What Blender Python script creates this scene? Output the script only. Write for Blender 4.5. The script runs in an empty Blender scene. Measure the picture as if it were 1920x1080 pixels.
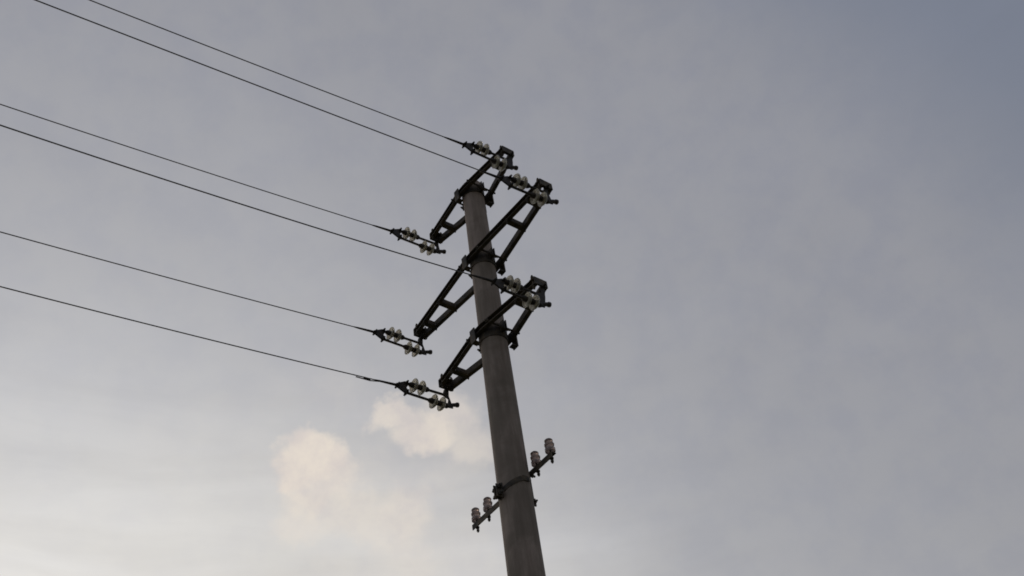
import bpy, bmesh, math, random
from mathutils import Vector, Matrix
random.seed(4)
scene = bpy.context.scene
COL = scene.collection
R = math.radians

# ------------------------------------------------------------------ camera
CAM = Vector((0.0, -5.902312, 1.6))
CR = Vector((0.98746591, 0.09556174, -0.12561459))      # image right
CD = Vector((-0.15612605, 0.70812363, -0.68861134))     # image down
CF = Vector((0.02314576, 0.69959193, 0.71416763))       # view direction
cam_data = bpy.data.cameras.new("camera")
cam = bpy.data.objects.new("camera", cam_data)
COL.objects.link(cam)
cam.matrix_world = Matrix(((CR.x, -CD.x, -CF.x, CAM.x), (CR.y, -CD.y, -CF.y, CAM.y),
                           (CR.z, -CD.z, -CF.z, CAM.z), (0, 0, 0, 1)))
cam_data.sensor_width = 36.0
cam_data.lens = 36.0 * 1927.18 / 1920.0
cam_data.clip_end = 6000
scene.camera = cam

# ------------------------------------------------------------------ exposure
scene.view_settings.view_transform = 'Standard'
scene.view_settings.look = 'None'
scene.view_settings.exposure = 0.0
scene.view_settings.gamma = 1.0
scene.cycles.max_bounces = 10
scene.cycles.transmission_bounces = 8
scene.cycles.filter_width = 1.75

# ------------------------------------------------------------------ sky and sun
SUN_AZ, SUN_EL = R(-29), R(8)                            # azimuth from +Y towards +X
SUN = Vector((math.sin(SUN_AZ) * math.cos(SUN_EL), math.cos(SUN_AZ) * math.cos(SUN_EL), math.sin(SUN_EL)))

world = bpy.data.worlds.new("World")
scene.world = world
world.use_nodes = True
WT = world.node_tree
WT.nodes.clear()


class NT:
    """small node-writing helper"""
    def __init__(s, tree):
        s.t = tree

    def n(s, kind, **kw):
        nd = s.t.nodes.new(kind)
        for k, v in kw.items():
            setattr(nd, k, v)
        return nd

    def put(s, sock, v):
        if isinstance(v, bpy.types.NodeSocket):
            s.t.links.new(v, sock)
        else:
            sock.default_value = v

    def m(s, op, a, b=0.0, c=0.0, clamp=False):
        nd = s.n('ShaderNodeMath', operation=op, use_clamp=clamp)
        s.put(nd.inputs[0], a); s.put(nd.inputs[1], b); s.put(nd.inputs[2], c)
        return nd.outputs[0]

    def v(s, op, a, b=(0, 0, 0), scale=None):
        nd = s.n('ShaderNodeVectorMath', operation=op)
        s.put(nd.inputs[0], a); s.put(nd.inputs[1], b)
        if scale is not None:
            s.put(nd.inputs['Scale'], scale)
        return nd.outputs['Value'] if op in ('DOT_PRODUCT', 'LENGTH') else nd.outputs[0]

    def ramp(s, x, a, b, lo=0.0, hi=1.0):
        nd = s.n('ShaderNodeMapRange', interpolation_type='SMOOTHSTEP')
        s.put(nd.inputs['Value'], x); s.put(nd.inputs['From Min'], a); s.put(nd.inputs['From Max'], b)
        s.put(nd.inputs['To Min'], lo); s.put(nd.inputs['To Max'], hi)
        return nd.outputs[0]

    def mix(s, f, a, b, blend='MIX'):
        nd = s.n('ShaderNodeMix', data_type='RGBA', blend_type=blend)
        s.put(nd.inputs[0], f); s.put(nd.inputs[6], a); s.put(nd.inputs[7], b)
        return nd.outputs[2]

    def noise(s, vec, scale, detail=4.0, rough=0.55, color=False, dist=0.0):
        nd = s.n('ShaderNodeTexNoise')
        s.put(nd.inputs['Vector'], vec)
        nd.inputs['Scale'].default_value = scale
        nd.inputs['Detail'].default_value = detail
        nd.inputs['Roughness'].default_value = rough
        nd.inputs['Distortion'].default_value = dist
        return nd.outputs['Color'] if color else nd.outputs['Fac']


W = NT(WT)
DIR = W.v('NORMALIZE', W.n('ShaderNodeTexCoord').outputs['Generated'])
sky = W.n('ShaderNodeTexSky', sky_type='NISHITA')
sky.sun_disc = False
sky.sun_elevation = SUN_EL
sky.sun_rotation = SUN_AZ
sky.air_density = 1.0
sky.dust_density = 2.5
# evening overcast deck: even grey blue, brightening round the hidden sun
glow = W.m('EXPONENT', W.m('MULTIPLY', W.m('SUBTRACT', W.v('DOT_PRODUCT', DIR, SUN), 1.0), 7.2))
g3 = W.v('SCALE', (0.900, 0.872, 0.795), scale=glow)
deck = W.v('ADD', (0.186, 0.208, 0.267), g3)
hz0 = W.n('ShaderNodeSeparateXYZ')
W.put(hz0.inputs[0], DIR)
horizon = W.m('POWER', W.m('SUBTRACT', 1.0, W.m('MAXIMUM', hz0.outputs[2], 0.0)), 3.0)
deck = W.v('ADD', deck, W.v('SCALE', (0.20, 0.185, 0.12), scale=horizon))
# the far side of the sky is a little dimmer
away = W.ramp(W.v('DOT_PRODUCT', DIR, SUN), -0.8, 0.22, 0.74, 1.0)
deck = W.v('SCALE', deck, scale=away)
# soft layered mottling, stretched along the horizon
sx = W.n('ShaderNodeMapping', vector_type='POINT')
W.put(sx.inputs['Vector'], DIR)
sx.inputs['Scale'].default_value = (1.0, 1.0, 3.0)
sx.inputs['Location'].default_value = (1.3, 4.2, 2.1)
band = W.noise(sx.outputs[0], 2.6, 5.0, 0.5, dist=0.4)
fine = W.noise(DIR, 9.0, 5.0, 0.55)
sw = W.n('ShaderNodeMapping', vector_type='POINT')       # thin wisps drawn out by the high wind
W.put(sw.inputs['Vector'], DIR)
sw.inputs['Rotation'].default_value = (R(12), R(-14), R(20))
sw.inputs['Scale'].default_value = (1.6, 1.2, 7.0)
wisp = W.noise(sw.outputs[0], 3.2, 7.0, 0.6, dist=0.7)
tex = W.m('ADD', W.m('MULTIPLY', W.m('SUBTRACT', band, 0.5), 0.07), W.m('MULTIPLY', W.m('SUBTRACT', W.m('ADD', W.m('MULTIPLY', fine, 0.5), W.m('MULTIPLY', wisp, 0.5)), 0.5), 0.16))
sz = W.n('ShaderNodeMapping', vector_type='POINT')
W.put(sz.inputs['Vector'], DIR)
sz.inputs['Rotation'].default_value = (0, R(7), 0)
sz.inputs['Scale'].default_value = (1.0, 1.0, 6.5)
layers = W.noise(sz.outputs[0], 3.6, 6.0, 0.55, dist=0.5)
lowz = W.n('ShaderNodeSeparateXYZ')
W.put(lowz.inputs[0], DIR)
lowm = W.m('MULTIPLY', W.ramp(lowz.outputs[2], 0.74, 0.50), W.ramp(W.v('DOT_PRODUCT', DIR, SUN), 0.66, 0.86))
tex = W.m('ADD', tex, W.m('MULTIPLY', W.m('MULTIPLY', W.m('SUBTRACT', layers, 0.5), lowm), 0.75))
deck = W.v('SCALE', deck, scale=W.m('ADD', tex, 1.0))
# pale cream layer low towards the sun
el = W.n('ShaderNodeSeparateXYZ')
W.put(el.inputs[0], DIR)
low = W.ramp(W.m('ADD', el.outputs[2], W.m('MULTIPLY', W.m('SUBTRACT', band, 0.5), 0.22)), 0.70, 0.52)
low = W.m('MULTIPLY', low, W.ramp(W.v('DOT_PRODUCT', DIR, SUN), 0.72, 0.90))
deck = W.mix(W.m('MULTIPLY', low, 0.42), deck, (0.72, 0.70, 0.655, 1))
# small warm cumulus puffs, given by azimuth, elevation and angular size in degrees
wob = W.v('SCALE', W.v('SUBTRACT', W.noise(DIR, 11.0, 5.0, 0.6, color=True), (0.5, 0.5, 0.5)), scale=0.075)
wob2 = W.v('SCALE', W.v('SUBTRACT', W.noise(DIR, 38.0, 4.0, 0.6, color=True), (0.5, 0.5, 0.5)), scale=0.026)
DW = W.v('ADD', DIR, W.v('ADD', wob, wob2))
PUFFS = [(-14.3, 37.0, 2.0, 1.75, 0.92, 0.32), (-13.0, 35.6, 2.1, 2.0, 0.75, 0.5), (-14.0, 34.0, 1.5, 1.5, 0.50, 0.6),
         (-8.6, 39.4, 1.7, 1.0, 0.74, 0.42), (-6.4, 38.4, 2.2, 1.2, 0.80, 0.45), (-4.0, 39.2, 2.3, 1.4, 0.66, 0.55),
         (-2.8, 37.4, 2.0, 1.6, 0.56, 0.65), (-10.9, 34.3, 2.4, 1.5, 0.52, 0.7), (-8.2, 33.8, 1.9, 2.2, 0.60, 0.6),
         (-7.6, 31.4, 2.2, 2.0, 0.42, 0.8), (-4.0, 31.4, 2.6, 2.0, 0.24, 0.9), (-11.5, 31.0, 3.4, 1.6, 0.25, 0.9),
         (-12.0, 41.0, 2.6, 1.5, 0.22, 0.9), (-10.4, 36.6, 2.6, 1.6, 0.26, 0.9), (-5.4, 35.4, 2.4, 1.8, 0.30, 0.9)]
mask = None
for az, e, rx, ry, amp, soft in PUFFS:
    az, e, rx, ry = R(az), R(e), R(rx), R(ry)
    t1 = Vector((math.cos(az), -math.sin(az), 0)) / rx
    t2 = Vector((-math.sin(az) * math.sin(e), -math.cos(az) * math.sin(e), math.cos(e))) / ry
    c = Vector((math.sin(az) * math.cos(e), math.cos(az) * math.cos(e), math.sin(e)))
    q1 = W.v('DOT_PRODUCT', DW, t1)
    q2 = W.m('SUBTRACT', W.v('DOT_PRODUCT', DW, t2), c.dot(t2))
    q1 = W.m('SUBTRACT', q1, c.dot(t1))
    rr = W.m('SQRT', W.m('ADD', W.m('MULTIPLY', q1, q1), W.m('MULTIPLY', q2, q2)))
    pm = W.m('MULTIPLY', W.ramp(rr, 0.95 + soft, 0.95 - soft), amp)
    mask = pm if mask is None else W.m('SMOOTH_MAX', mask, pm, 0.25)
puff_col = W.mix(W.ramp(W.noise(DIR, 24.0, 6.0, 0.6), 0.30, 0.66), (0.69, 0.62, 0.585, 1), (0.84, 0.75, 0.645, 1))
mask = W.m('MULTIPLY', mask, W.ramp(W.v('DOT_PRODUCT', DIR, SUN), 0.3, 0.5))
deck = W.mix(W.m('MULTIPLY', mask, 0.98, clamp=True), deck, puff_col)
deck10 = W.v('SCALE', deck, scale=10.0)
final = W.mix(0.97, sky.outputs[0], deck10)
bg = W.n('ShaderNodeBackground')
W.put(bg.inputs['Color'], final)
bg.inputs['Strength'].default_value = 0.1
wo = W.n('ShaderNodeOutputWorld')
WT.links.new(bg.outputs[0], wo.inputs['Surface'])

sl = bpy.data.lights.new("sun", 'SUN')
sl.energy = 0.5
sl.angle = R(14)
sl.color = (1.0, 0.86, 0.70)
sun = bpy.data.objects.new("sun", sl)
COL.objects.link(sun)
sun.rotation_euler = (-SUN).to_track_quat('-Z', 'Y').to_euler()
sun.location = SUN * 60


# ------------------------------------------------------------------ materials
def new_mat(name):
    m = bpy.data.materials.new(name)
    m.use_nodes = True
    t = NT(m.node_tree)
    return m, t, m.node_tree.nodes['Principled BSDF']


def steel_mat(name, c1, c2, rough, metal, scale):
    m, t, p = new_mat(name)
    co = t.n('ShaderNodeTexCoord').outputs['Object']
    n1 = t.noise(co, scale, 5, 0.6)
    t.put(p.inputs['Base Color'], t.mix(t.ramp(n1, 0.35, 0.7), c1, c2))
    t.put(p.inputs['Roughness'], t.ramp(t.noise(co, scale * 3, 3), 0.3, 0.7, rough - 0.12, rough + 0.12))
    p.inputs['Metallic'].default_value = metal
    b = t.n('ShaderNodeBump')
    b.inputs['Strength'].default_value = 0.25
    b.inputs['Distance'].default_value = 0.002
    t.put(b.inputs['Height'], n1)
    t.put(p.inputs['Normal'], b.outputs[0])
    return m


M_STEEL = steel_mat('weathered_steel', (0.060, 0.053, 0.044, 1), (0.165, 0.125, 0.082, 1), 0.72, 0.2, 14)
M_CAP = steel_mat('insulator_iron', (0.035, 0.030, 0.026, 1), (0.075, 0.058, 0.045, 1), 0.6, 0.3, 40)
M_WIRE = steel_mat('aluminium_wire', (0.11, 0.11, 0.115, 1), (0.18, 0.18, 0.185, 1), 0.6, 0.3, 30)

# spun concrete of the pole
M_CONC, t, p = new_mat('spun_concrete')
co = t.n('ShaderNodeTexCoord').outputs['Object']
mp = t.n('ShaderNodeMapping')
t.put(mp.inputs['Vector'], co)
mp.inputs['Scale'].default_value = (1, 1, 0.10)
streak = t.noise(mp.outputs[0], 22, 6, 0.62)
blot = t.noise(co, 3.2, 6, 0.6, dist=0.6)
grain = t.noise(co, 160, 3, 0.6)
c = t.mix(t.ramp(streak, 0.30, 0.72), (0.310, 0.248, 0.208, 1), (0.460, 0.372, 0.318, 1))
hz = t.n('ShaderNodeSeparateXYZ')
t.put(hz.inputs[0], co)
grime_and_shade = t.m('ADD', blot, t.ramp(hz.outputs[2], 8.7, 7.2, -0.10, 0.10))     # blotchy grime; the height bias paints the lower shaft's dimmer light into the colour
c = t.mix(t.m('MULTIPLY', t.ramp(grime_and_shade, 0.36, 0.74), 0.62), c, (0.190, 0.164, 0.132, 1))
c = t.mix(t.m('MULTIPLY', t.ramp(grain, 0.55, 0.75), 0.25), c, (0.12, 0.11, 0.10, 1))
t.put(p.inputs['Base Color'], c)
p.inputs['Roughness'].default_value = 0.88
p.inputs['Specular IOR Level'].default_value = 0.25
b = t.n('ShaderNodeBump')
b.inputs['Strength'].default_value = 0.5
b.inputs['Distance'].default_value = 0.003
t.put(b.inputs['Height'], t.m('ADD', grain, t.m('MULTIPLY', streak, 1.5)))
t.put(p.inputs['Normal'], b.outputs[0])

# toughened glass of the strain insulators
M_GLASS, t, p = new_mat('pale_insulator_glass')
co = t.n('ShaderNodeTexCoord').outputs['Object']
t.put(p.inputs['Base Color'], t.mix(t.ramp(t.noise(co, 26, 4), 0.4, 0.7), (0.84, 0.78, 0.64, 1), (0.60, 0.52, 0.38, 1)))
p.inputs['Roughness'].default_value = 0.35
p.inputs['Transmission Weight'].default_value = 0.55
p.inputs['IOR'].default_value = 1.38

# milky brownish glaze of the small pin insulators
M_PORC, t, p = new_mat('milky_insulator_glaze')
co = t.n('ShaderNodeTexCoord').outputs['Object']
t.put(p.inputs['Base Color'], t.mix(t.ramp(t.noise(co, 30, 4), 0.4, 0.65), (0.52, 0.42, 0.39, 1), (0.34, 0.26, 0.235, 1)))
p.inputs['Roughness'].default_value = 0.3
p.inputs['Transmission Weight'].default_value = 0.50
p.inputs['IOR'].default_value = 1.4

# ground
M_GROUND, t, p = new_mat('dry_grassland')
co = t.n('ShaderNodeTexCoord').outputs['Object']
c = t.mix(t.ramp(t.noise(co, 0.05, 6, 0.6), 0.4, 0.62), (0.045, 0.060, 0.022, 1), (0.105, 0.085, 0.050, 1))
c = t.mix(t.m('MULTIPLY', t.ramp(t.noise(co, 6, 6, 0.7), 0.45, 0.7), 0.6), c, (0.035, 0.042, 0.018, 1))
t.put(p.inputs['Base Color'], c)
p.inputs['Roughness'].default_value = 0.95


# ------------------------------------------------------------------ mesh helpers
class MB:
    def __init__(s):
        s.bm = bmesh.new()

    def box(s, c, size, rot=None):
        m = Matrix.Translation(c) @ (rot.to_4x4() if rot else Matrix()) @ Matrix.Diagonal((*size, 1))
        bmesh.ops.create_cube(s.bm, size=1.0, matrix=m)
        return s

    def loop_skin(s, rings, cap=True, closed=True):
        R_ = [[s.bm.verts.new(v) for v in r] for r in rings]
        k = len(R_[0])
        for i in range(len(R_) - 1):
            for j in range(k if closed else k - 1):
                a, b_, c_, d = R_[i][j], R_[i][(j + 1) % k], R_[i + 1][(j + 1) % k], R_[i + 1][j]
                s.bm.faces.new((a, b_, c_, d))
        if cap:
            s.bm.faces.new(list(reversed(R_[0])))
            s.bm.faces.new(R_[-1])
        return s

    def tube(s, pts, rad, seg=10):
        pts = [Vector(q) for q in pts]
        rads = rad if isinstance(rad, (list, tuple)) else [rad] * len(pts)
        d0 = (pts[1] - pts[0]).normalized()
        up = Vector((0, 0, 1)) if abs(d0.z) < 0.9 else Vector((1, 0, 0))
        rings = []
        for i, q in enumerate(pts):
            d = (pts[min(i + 1, len(pts) - 1)] - pts[max(i - 1, 0)]).normalized()
            x = d.cross(up).normalized()
            y = x.cross(d).normalized()
            rings.append([q + (x * math.cos(2 * math.pi * j / seg) + y * math.sin(2 * math.pi * j / seg)) * rads[i]
                          for j in range(seg)])
        return s.loop_skin(rings)

    def lathe(s, prof, origin, axis, seg=24):
        """prof: (distance along axis, radius)"""
        o = Vector(origin); ax = Vector(axis).normalized()
        up = Vector((0, 0, 1)) if abs(ax.z) < 0.9 else Vector((1, 0, 0))
        x = ax.cross(up).normalized(); y = ax.cross(x)
        rings = [[o + ax * h + (x * math.cos(2 * math.pi * j / seg) + y * math.sin(2 * math.pi * j / seg)) * max(r, 1e-4)
                  for j in range(seg)] for h, r in prof]
        return s.loop_skin(rings)

    def sweep(s, prof, path):
        """prof: closed (outward, up) outline; path: (x, y) horizontal polyline, outward = left of travel"""
        P = [Vector((q[0], q[1], 0)) for q in path]
        rings = []
        for i, q in enumerate(P):
            d1 = (P[i] - P[i - 1]).normalized() if i else (P[1] - P[0]).normalized()
            d2 = (P[i + 1] - P[i]).normalized() if i < len(P) - 1 else d1
            n1 = Vector((-d1.y, d1.x, 0)); n2 = Vector((-d2.y, d2.x, 0))
            n = (n1 + n2).normalized(); n /= max(n.dot(n1), 0.3)
            rings.append([q + n * u + Vector((0, 0, v)) for u, v in prof])
        return s.loop_skin(rings)

    def plate(s, outline, th, to3):
        """flat plate: outline in 2D, mapped with to3(u, v, t)"""
        A = [Vector(to3(u, v, -th / 2)) for u, v in outline]
        B_ = [Vector(to3(u, v, th / 2)) for u, v in outline]
        return s.loop_skin([A, B_])

    def hexbolt(s, a, b_, r=0.008, head=0.014):
        a, b_ = Vector(a), Vector(b_)
        d = (b_ - a).normalized()
        s.tube([a, b_], r, 8)
        for q, e in ((a, d), (b_, -d)):
            s.tube([q + e * 0.016, q + e * 0.032], head, 6)
        return s

    def build(s, name, mat, parent=None, loc=(0, 0, 0), rot=(0, 0, 0), smooth=False, bevel=0.0):
        bmesh.ops.recalc_face_normals(s.bm, faces=s.bm.faces)
        me = bpy.data.meshes.new(name)
        s.bm.to_mesh(me); s.bm.free()
        me.materials.append(mat)
        if smooth:
            for f in me.polygons:
                f.use_smooth = True
            try:
                me.set_sharp_from_angle(angle=R(40))
            except Exception:
                pass
        o = bpy.data.objects.new(name, me)
        COL.objects.link(o)
        o.location = loc
        o.rotation_euler = rot
        if parent:
            o.parent = parent
        if bevel:
            bv = o.modifiers.new('bevel', 'BEVEL')
            bv.width = bevel; bv.segments = 2; bv.limit_method = 'ANGLE'
        return o


def empty(name, loc, rot=(0, 0, 0)):
    o = bpy.data.objects.new(name, None)
    COL.objects.link(o)
    o.location = loc; o.rotation_euler = rot
    o.empty_display_size = 0.2
    return o


def tag(o, label=None, cat=None, group=None, kind=None):
    if label: o['label'] = label
    if cat: o['category'] = cat
    if group: o['group'] = group
    if kind: o['kind'] = kind
    return o


# ------------------------------------------------------------------ setting: ground
gm = MB()
N, S = 40, 1500.0
grid = []
for i in range(N + 1):
    row = []
    for j in range(N + 1):
        x = math.copysign(abs(2 * i / N - 1) ** 2.2, 2 * i / N - 1) * S
        y = math.copysign(abs(2 * j / N - 1) ** 2.2, 2 * j / N - 1) * S
        d = math.hypot(x, y)
        z = 0.0 if d < 12 else (math.sin(x * 0.031 + 1) * math.cos(y * 0.027) * 0.6) * min(1, (d - 12) / 80)
        row.append(gm.bm.verts.new((x, y, z)))
    grid.append(row)
for i in range(N):
    for j in range(N):
        gm.bm.faces.new((grid[i][j], grid[i + 1][j], grid[i + 1][j + 1], grid[i][j + 1]))
tag(gm.build('ground', M_GROUND, smooth=True), kind='structure')

# ------------------------------------------------------------------ the pole
H = 8.99929                       # top of the pole
PHI = R(-49.1506)                 # heading of the crossarms (local +X); local -Y looks along the wires
A = Vector((math.cos(PHI), math.sin(PHI), 0))
WV = Vector((-0.75643166, -0.65407274, 0))
BASE = Vector((-0.097552, 0, 0))
LEAN = Vector((0.06381, 0.07379, 0))     # local offset of the top against the base


def axis_at(z):
    return LEAN * (z / H) + Vector((0, 0, z))


def rad_at(z):
    return (0.19 + (H - z) / 75.0) / 2


def to_world(v):
    c_, s_ = math.cos(PHI), math.sin(PHI)
    return BASE + Vector((v.x * c_ - v.y * s_, v.x * s_ + v.y * c_, v.z))


pole = empty('utility_pole', BASE, (0, 0, PHI))
tag(pole, 'tall tapering grey concrete power pole carrying four dark steel crossarms', 'power pole')
mb = MB()
rings = []
SEG = 64
seam = {0: 0.0022, 32: 0.0022}
for k in range(61):
    z = -0.4 + (H + 0.4) * k / 60
    c0 = axis_at(z); r = rad_at(z)
    rings.append([c0 + Vector((math.cos(2 * math.pi * j / SEG + 2.2), math.sin(2 * math.pi * j / SEG + 2.2), 0))
                  * (r + seam.get(j, 0)) for j in range(SEG)])
c0 = axis_at(H)
rings.append([c0 + Vector((math.cos(2 * math.pi * j / SEG + 2.2), math.sin(2 * math.pi * j / SEG + 2.2), 0)) * (rad_at(H) - 0.008)
              + Vector((0, 0, 0.006)) for j in range(SEG)])
mb.loop_skin(rings)
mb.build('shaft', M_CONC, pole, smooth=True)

# C section, web on the pole side, flanges outward
CH, CB, CT = 0.060, 0.036, 0.006
C_PROF = [(0, -CH / 2), (CB, -CH / 2), (CB, -CH / 2 + CT), (CT, -CH / 2 + CT), (CT, CH / 2 - CT), (CB, CH / 2 - CT), (CB, CH / 2), (0, CH / 2)]


def crossarm(z, xl, xr, yoff_l, yoff_r, bars, label, band=-0.052):
    """bowed twin channel crossarm clamped round the pole; x runs along the arm, -y is the wire side"""
    c0 = axis_at(z); r = rad_at(z) + 0.009
    b_ = 0.125
    bf, bre, G = 0.035, 0.080, 0.026      # bends of the two channels, half gap at the tips
    mb = MB()
    # wire side channel travels -x so that left of travel is -y... (outward)
    mb.sweep(C_PROF, [(xr, yoff_r - G), (bf, -r), (-bf, -r), (xl, yoff_l - G)])
    mb.sweep(C_PROF, [(xl - 0.010, yoff_l + G), (-bre, r), (bre, r), (xr + 0.010, yoff_r + G)])
    arm = mb.build('crossarm', M_STEEL, pole, loc=c0)
    arm['label'] = label

    def webs(x):          # y of the two webs at x
        xe, yo = (xl, yoff_l) if x < 0 else (xr, yoff_r)
        tf = max(0.0, (abs(x) - bf) / (abs(xe) - bf))
        tr = max(0.0, (abs(x) - bre) / (abs(xe) - bre))
        return -r + (yo - G + r) * tf, r + (yo + G - r) * tr
    for fx in bars:
        yf, yr = webs(fx)
        br = MB()
        ya, yb = yf - 0.030, yr + 0.030
        br.box((fx, (ya + yb) / 2, -CH / 2 - 0.0045), (0.046, yb - ya, 0.006))
        br.box((fx + 0.020, (yf + yr) / 2, -0.008), (0.006, yr - yf - 0.004, 0.040))
        br.build('cross_brace', M_STEEL, arm)
        for yy in (yf - 0.022, yr + 0.022):
            MB().hexbolt((fx, yy, -CH / 2 - 0.030), (fx, yy, -CH / 2 + 0.030), 0.006, 0.011).build('bolt', M_STEEL, arm)
    for x, yo, sg in ((xl, yoff_l, -1), (xr, yoff_r, 1)):
        ep = MB()
        ep.box((x + sg * 0.017, yo, 0.002), (0.009, 2 * G + 0.070, 0.076))
        ep.box((x - sg * 0.014, yo, CH / 2 + 0.006), (0.055, 2 * G + 0.076, 0.007))
        ep.build('end_plate', M_STEEL, arm, bevel=0.002)
        for yy in (yo - G - 0.020, yo + G + 0.020):
            MB().hexbolt((x - sg * 0.016, yy, -CH / 2 - 0.030), (x - sg * 0.016, yy, CH / 2 + 0.055), 0.008, 0.014).build('bolt', M_STEEL, arm)
    # hoop round the pole with ears, and the long clamping bolts
    hb = MB()
    ri, ro = r - 0.0085, r - 0.0015
    ringsets = []
    prof = [(ri, band), (ro, band), (ro, 0.040), (ri, 0.040)]
    verts = []
    for j in range(48):
        a_ = 2 * math.pi * j / 48
        verts.append([Vector((math.cos(a_) * q[0], math.sin(a_) * q[0], q[1])) for q in prof])
    verts.append(verts[0])
    hb.loop_skin(verts, cap=False)
    for sg in (-1, 1):
        for yy in (-0.011, 0.011):
            hb.box((sg * (ro + 0.026), yy, -0.006), (0.054, 0.007, 0.090))
    hb.build('clamp_band', M_STEEL, arm)
    for sx_, sy_ in ((0.060, 1), (-0.060, 1), (-0.045, -1)):
        hg = MB()
        hg.box((sx_, sy_ * (r + 0.048), -0.035), (0.060, 0.010, 0.140))
        hg.box((sx_, sy_ * (r + 0.026), -0.098), (0.046, 0.050, 0.010))
        hg.build('clamp_ear', M_STEEL, arm)
    for sg in (-1, 1):
        bt = MB()
        bt.hexbolt((sg * (b_ + 0.002), -r - 0.050, -0.004), (sg * (b_ + 0.002), r + 0.050, -0.004), 0.009, 0.016)
        bt.build('bolt', M_STEEL, arm)
        bt = MB()
        bt.hexbolt((sg * (ro + 0.034), -0.05, -0.040), (sg * (ro + 0.034), 0.05, -0.040), 0.008, 0.014)
        bt.build('bolt', M_STEEL, arm)
    return arm


ZT, ZM, ZL, ZS = 8.8793, 7.9771, 7.1233, 5.8201
#            z   left  right  (end offsets)      brace positions
crossarm(ZT, -0.585, 0.555, -0.026, -0.012, (-0.40, 0.40), 'short bowed steel crossarm at the very top of the pole')
crossarm(ZM, -0.975, 0.930, -0.012, -0.030, (-0.82, -0.545, 0.50, 0.76), 'longest bowed steel crossarm, second from the top', -0.092)
crossarm(ZL, -0.655, 0.635, -0.016, -0.010, (-0.46, 0.42), 'short bowed steel crossarm, third from the top', -0.092)

# small low arm: one angle bar behind the pole, held by a strap
c0 = axis_at(ZS); rs = rad_at(ZS)
mb = MB()
mb.sweep([(0, -0.022), (0.006, -0.022), (0.006, 0.016), (0.044, 0.016), (0.044, 0.022), (0, 0.022)], [(-0.690, rs + 0.012), (0.292, rs + 0.012)])
arm = mb.build('crossarm', M_STEEL, pole, loc=c0)
arm['label'] = 'thin single bar crossarm low on the pole'
hb = MB()
verts = []
for j in range(49):
    a_ = math.pi * (0.03 + 0.94 * j / 48) + math.pi
    verts.append([Vector((math.cos(a_) * q[0], math.sin(a_) * q[0], q[1] - 0.165 + 0.055 * (0.654 * math.cos(a_) + 0.756 * math.sin(a_))))
                  for q in ((rs - 0.001, -0.020), (rs + 0.007, -0.020), (rs + 0.007, 0.020), (rs - 0.001, 0.020))])
hb.loop_skin(verts)
for sg in (-1, 1):
    hb.box((sg * (rs + 0.004), 0.012, -0.165 + 0.036 * sg), (0.008, 0.050, 0.040))
hb.build('clamp_band', M_STEEL, arm)
for dz in (-0.180, -0.236):
    MB().hexbolt((-0.050, -rs - 0.036, dz), (0.055, -rs - 0.036, dz), 0.009, 0.017).build('bolt', M_STEEL, arm)
ear = MB()
for sx_ in (-0.014, 0.014):
    ear.box((sx_, -rs - 0.026, -0.208), (0.008, 0.060, 0.100))
ear.build('clamp_ear', M_STEEL, arm)
br = MB()
br.box((0.0, rs + 0.006, -0.100), (0.080, 0.010, 0.230))
br.box((0.0, rs + 0.028, -0.205), (0.010, 0.054, 0.060))
br.build('bracket', M_STEEL, arm)
MB().hexbolt((-0.030, rs + 0.040, -0.210), (0.036, rs + 0.040, -0.210), 0.007, 0.012).build('bolt', M_STEEL, arm)
for sg in (-1, 1):
    MB().hexbolt((sg * 0.026, rs - 0.02, 0.0), (sg * 0.026, rs + 0.065, 0.0), 0.008, 0.014).build('bolt', M_STEEL, arm)


# ------------------------------------------------------------------ pin insulators on the low arm
def pin_insulator(x, label, src=None, tilt=0.0):
    loc = to_world(axis_at(ZS) + Vector((x, rs + 0.034, 0.022)))
    root = empty('pin_insulator', loc, (tilt, 0, PHI))
    root.scale = (0.80, 0.80, 0.70)
    tag(root, label, 'insulator', 'pin insulators standing on the low crossarm')
    if src:
        for ch in src.children:
            d = ch.copy(); COL.objects.link(d); d.parent = root
        return root
    mb = MB()
    mb.tube([(0, 0, -0.105), (0, 0, 0.075)], 0.009, 10)
    mb.tube([(0, 0, -0.058), (0, 0, -0.042)], 0.019, 6)
    mb.tube([(0, 0, -0.092), (0, 0, -0.076)], 0.015, 6)
    mb.tube([(0, 0, 0.0), (0, 0, 0.012)], 0.020, 12)
    mb.build('steel_pin', M_STEEL, root)
    mb = MB()
    mb.lathe([(0.060, 0.012), (0.038, 0.016), (0.030, 0.036), (0.034, 0.046), (0.062, 0.047), (0.078, 0.040), (0.082, 0.030),
              (0.096, 0.032), (0.104, 0.043), (0.120, 0.045), (0.132, 0.036), (0.138, 0.028), (0.147, 0.028), (0.153, 0.036),
              (0.168, 0.038), (0.180, 0.028), (0.185, 0.002)], (0, 0, 0), (0, 0, 1), 28)
    mb.build('shell', M_PORC, root, smooth=True)
    return root


p0 = pin_insulator(0.262, 'small milky pin insulator at the upper right end of the low crossarm')
pin_insulator(0.100, 'small pin insulator on the low crossarm, just right of the pole', p0, R(2))
pin_insulator(-0.505, 'small pin insulator on the low crossarm, just left of the pole', p0, R(-2))
pin_insulator(-0.655, 'small pin insulator at the lower left end of the low crossarm', p0, R(1))

# ------------------------------------------------------------------ strain insulator sets and wires
DISC_SCALE = 0.86
DISC = [(-0.020, 0.014), (-0.017, 0.036), (-0.007, 0.056), (0.005, 0.070), (0.012, 0.072), (0.016, 0.068), (0.010, 0.056),
        (0.014, 0.048), (0.006, 0.041), (0.011, 0.032), (0.017, 0.014)]
W1 = Vector((-0.79451705, -0.60724185, 0))
YAW = math.atan2(W1.y, W1.x)


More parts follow.
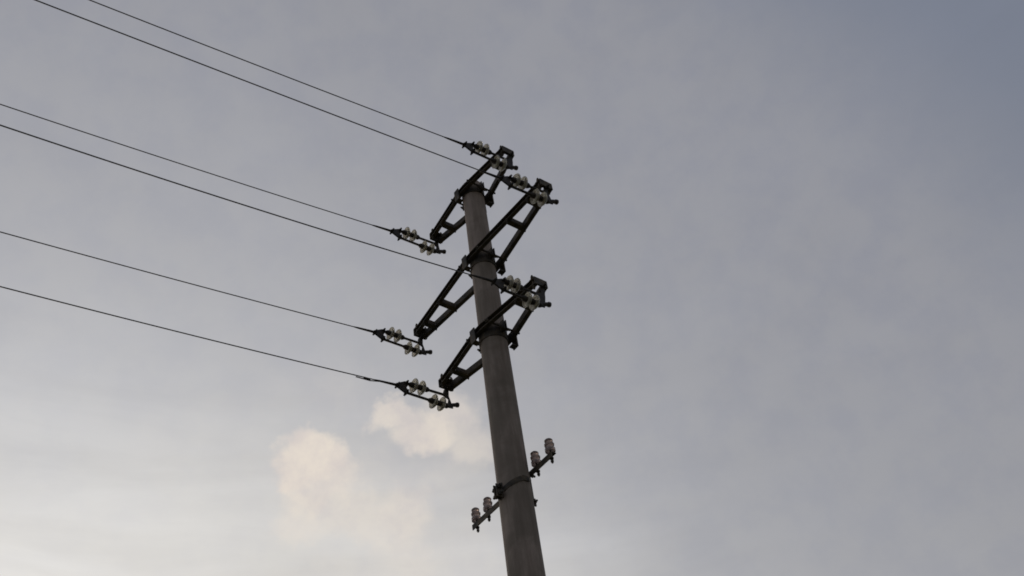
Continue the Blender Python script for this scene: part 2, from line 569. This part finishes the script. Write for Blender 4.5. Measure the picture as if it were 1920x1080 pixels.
def strain_set(tip_x, tip_y, z, nub_w, nub_z, ls, dz, k1, place):
    """tip in arm coordinates; hinge point is the foot of the hanger under the tip"""
    c0 = axis_at(z)
    hinge = to_world(c0 + Vector((tip_x, tip_y, 0))) + WV * nub_w + Vector((0, 0, nub_z))
    pitch = math.asin(dz / ls)
    root = empty('strain_insulator', hinge, (0, -pitch, YAW))
    tag(root, 'pale glass strain insulator ' + place, 'insulator', 'strain insulators between crossarm tips and wires')
    top = -nub_z - 0.040
    xt = -nub_w
    h = MB()
    h.plate([(xt - 0.016, top + 0.03), (xt + 0.018, top + 0.03), (xt + 0.020, 0.080), (0.100, 0.075), (0.112, 0.055), (0.060, 0.030),
             (0.070, -0.040), (0.055, -0.058), (0.020, -0.052), (xt - 0.014, 0.060)], 0.010, lambda u, v, t_: (u, t_, v))
    h.build('hanger_plate', M_CAP, root)
    MB().hexbolt((xt, -0.050, top), (xt, 0.050, top), 0.008, 0.014).build('bolt', M_CAP, root)
    n_ = MB()
    n_.tube([(0.060, 0, -0.040), (0.024, 0, -0.018), (-0.012, 0, -0.002)], [0.014, 0.016, 0.017], 10)
    n_.tube([(-0.012, 0, -0.002), (-0.030, 0, 0.003)], 0.021, 8)
    n_.build('end_nut', M_CAP, root)
    yk = MB()
    yk.plate([(ls + 0.016, 0.011), (ls + 0.016, -0.011), (ls - 0.074, -0.060), (ls - 0.112, -0.052), (ls - 0.078, 0.0), (ls - 0.104, 0.056),
              (ls - 0.066, 0.064)], 0.014, lambda u, v, t_: (u, t_, v))
    yk.build('yoke_plate', M_CAP, root)
    for bx, bz in ((ls - 0.078, 0.050), (ls - 0.078, -0.048), (ls, 0.0)):
        MB().hexbolt((bx, -0.036, bz), (bx, 0.036, bz), 0.008, 0.013).build('bolt', M_CAP, root)
    for up in (True, False):
        if up:
            xa, za, xb, zb = ls - 0.078, 0.050, 0.096, 0.064
            ds = (0.700 * ls, 0.565 * ls)
        else:
            xa, za, xb, zb = ls - 0.078, -0.048, 0.050, -0.046
            ds = (0.365 * ls, 0.225 * ls)
        st = MB()

        def at(x):
            return Vector((x, 0, za + (zb - za) * (x - xa) / (xb - xa)))
        st.tube([at(xa), at(xb)], 0.011, 8)
        body0, body1 = max(ds) + 0.040, min(ds) - 0.040
        st.tube([at(body0 + 0.02), at(body0), at(max(ds)), at(min(ds)), at(body1), at(body1 - 0.02)],
                [0.011, 0.023, 0.023, 0.023, 0.023, 0.011], 12)
        cap = st.build('insulator_string', M_CAP, root, smooth=True)
        ax = (at(xb) - at(xa)).normalized()
        for d in ds:
            g = MB()
            g.lathe([(h_, r_ * DISC_SCALE) for h_, r_ in DISC], at(d) , (-ax + Vector((0, random.uniform(-.06, .06), random.uniform(-.06, .06)))).normalized(), 32)
            g.build('glass_disc', M_GLASS, cap, smooth=True)
    # gripped tail of the wire at the yoke
    gr = MB()
    sl = k1 - math.tan(pitch)
    gr.tube([(ls - 0.005, 0, 0), (ls + 0.03, 0, 0.03 * sl), (ls + 0.16, 0, 0.16 * sl), (ls + 0.20, 0, 0.20 * sl)], [0.012, 0.011, 0.008, 0.005], 10)
    gr.build('wire_grip', M_CAP, root)
    return hinge + W1 * (ls * math.cos(pitch)) + Vector((0, 0, dz)), root


def overhead_wire(start, k1, k2, label):
    pts = []
    s_ = 0.0
    sl0 = k1 + 2 * k2 * 3.6
    while s_ < 52:
        if s_ < 3.6:
            z = k1 * s_ + k2 * s_ * s_
        else:
            u = s_ - 3.6
            z = k1 * 3.6 + k2 * 3.6 ** 2 + sl0 * u - sl0 / 46.0 * u * u
        pts.append(W1 * s_ + Vector((0, 0, z)))
        s_ += 0.2 if s_ < 5 else 1.0
    mb = MB()
    mb.tube(pts, 0.0045, 8)
    o = mb.build('overhead_wire', M_WIRE, loc=start, smooth=True)
    tag(o, label, 'wire', 'overhead wires strung from the crossarm tips')
    return o


LINES = [  # tip x, tip y, z, hinge along wire, hinge drop, length, rise, slope, bend, wording
    (-0.590, -0.023, ZT, -0.052, -0.150, 0.520, 0.018, -0.082, 0.0055, 'hanging off the lower left tip of the top crossarm',
     'thin dark wire running left from the lower left tip of the top crossarm'),
    (0.560, 0.008, ZT, -0.022, -0.190, 0.496, 0.020, -0.074, 0.0038, 'hanging at the upper right tip of the top crossarm',
     'topmost thin dark wire, from the upper right tip of the top crossarm'),
    (-0.978, -0.013, ZM, -0.070, -0.185, 0.522, 0.028, -0.076, 0.0040, 'hanging off the lower left tip of the longest crossarm',
     'thin dark wire running left from the lower left tip of the longest crossarm'),
    (0.934, -0.030, ZM, -0.060, -0.160, 0.491, 0.006, -0.056, 0.0018, 'hanging at the upper right tip of the longest crossarm',
     'second wire from the top, passing behind the top crossarm from the longest one'),
    (-0.658, -0.016, ZL, -0.070, -0.178, 0.521, 0.023, -0.072, 0.0050, 'hanging off the lower left tip of the third crossarm',
     'lowest thin dark wire, with a small clamp near its insulator'),
    (0.642, -0.007, ZL, -0.022, -0.205, 0.455, 0.034, -0.092, 0.0095, 'at the right tip of the third crossarm, close beside the pole',
     'thin dark wire crossing in front of the pole and the longest crossarm'),
]
for tx, ty, z, nw, nz, ls, dz, k1, k2, place, wl in LINES:
    start, root = strain_set(tx, ty, z, nw, nz, ls, dz, k1, place)
    w_ = overhead_wire(start, k1, k2, wl)
    if 'clamp near' in wl:
        cl = MB()
        rot = Matrix.Rotation(YAW, 3, 'Z')
        cl.box(W1 * 0.265 + Vector((0, 0, k1 * 0.265 - 0.006)), (0.055, 0.012, 0.013), rot)
        cl.tube([W1 * q + Vector((0, 0, zz)) for q, zz in ((0.16, k1 * 0.16 - 0.006), (0.24, k1 * 0.24 - 0.020), (0.36, k1 * 0.36 - 0.014))], 0.0045, 8)
        cl.build('wire_clamp', M_CAP, w_)
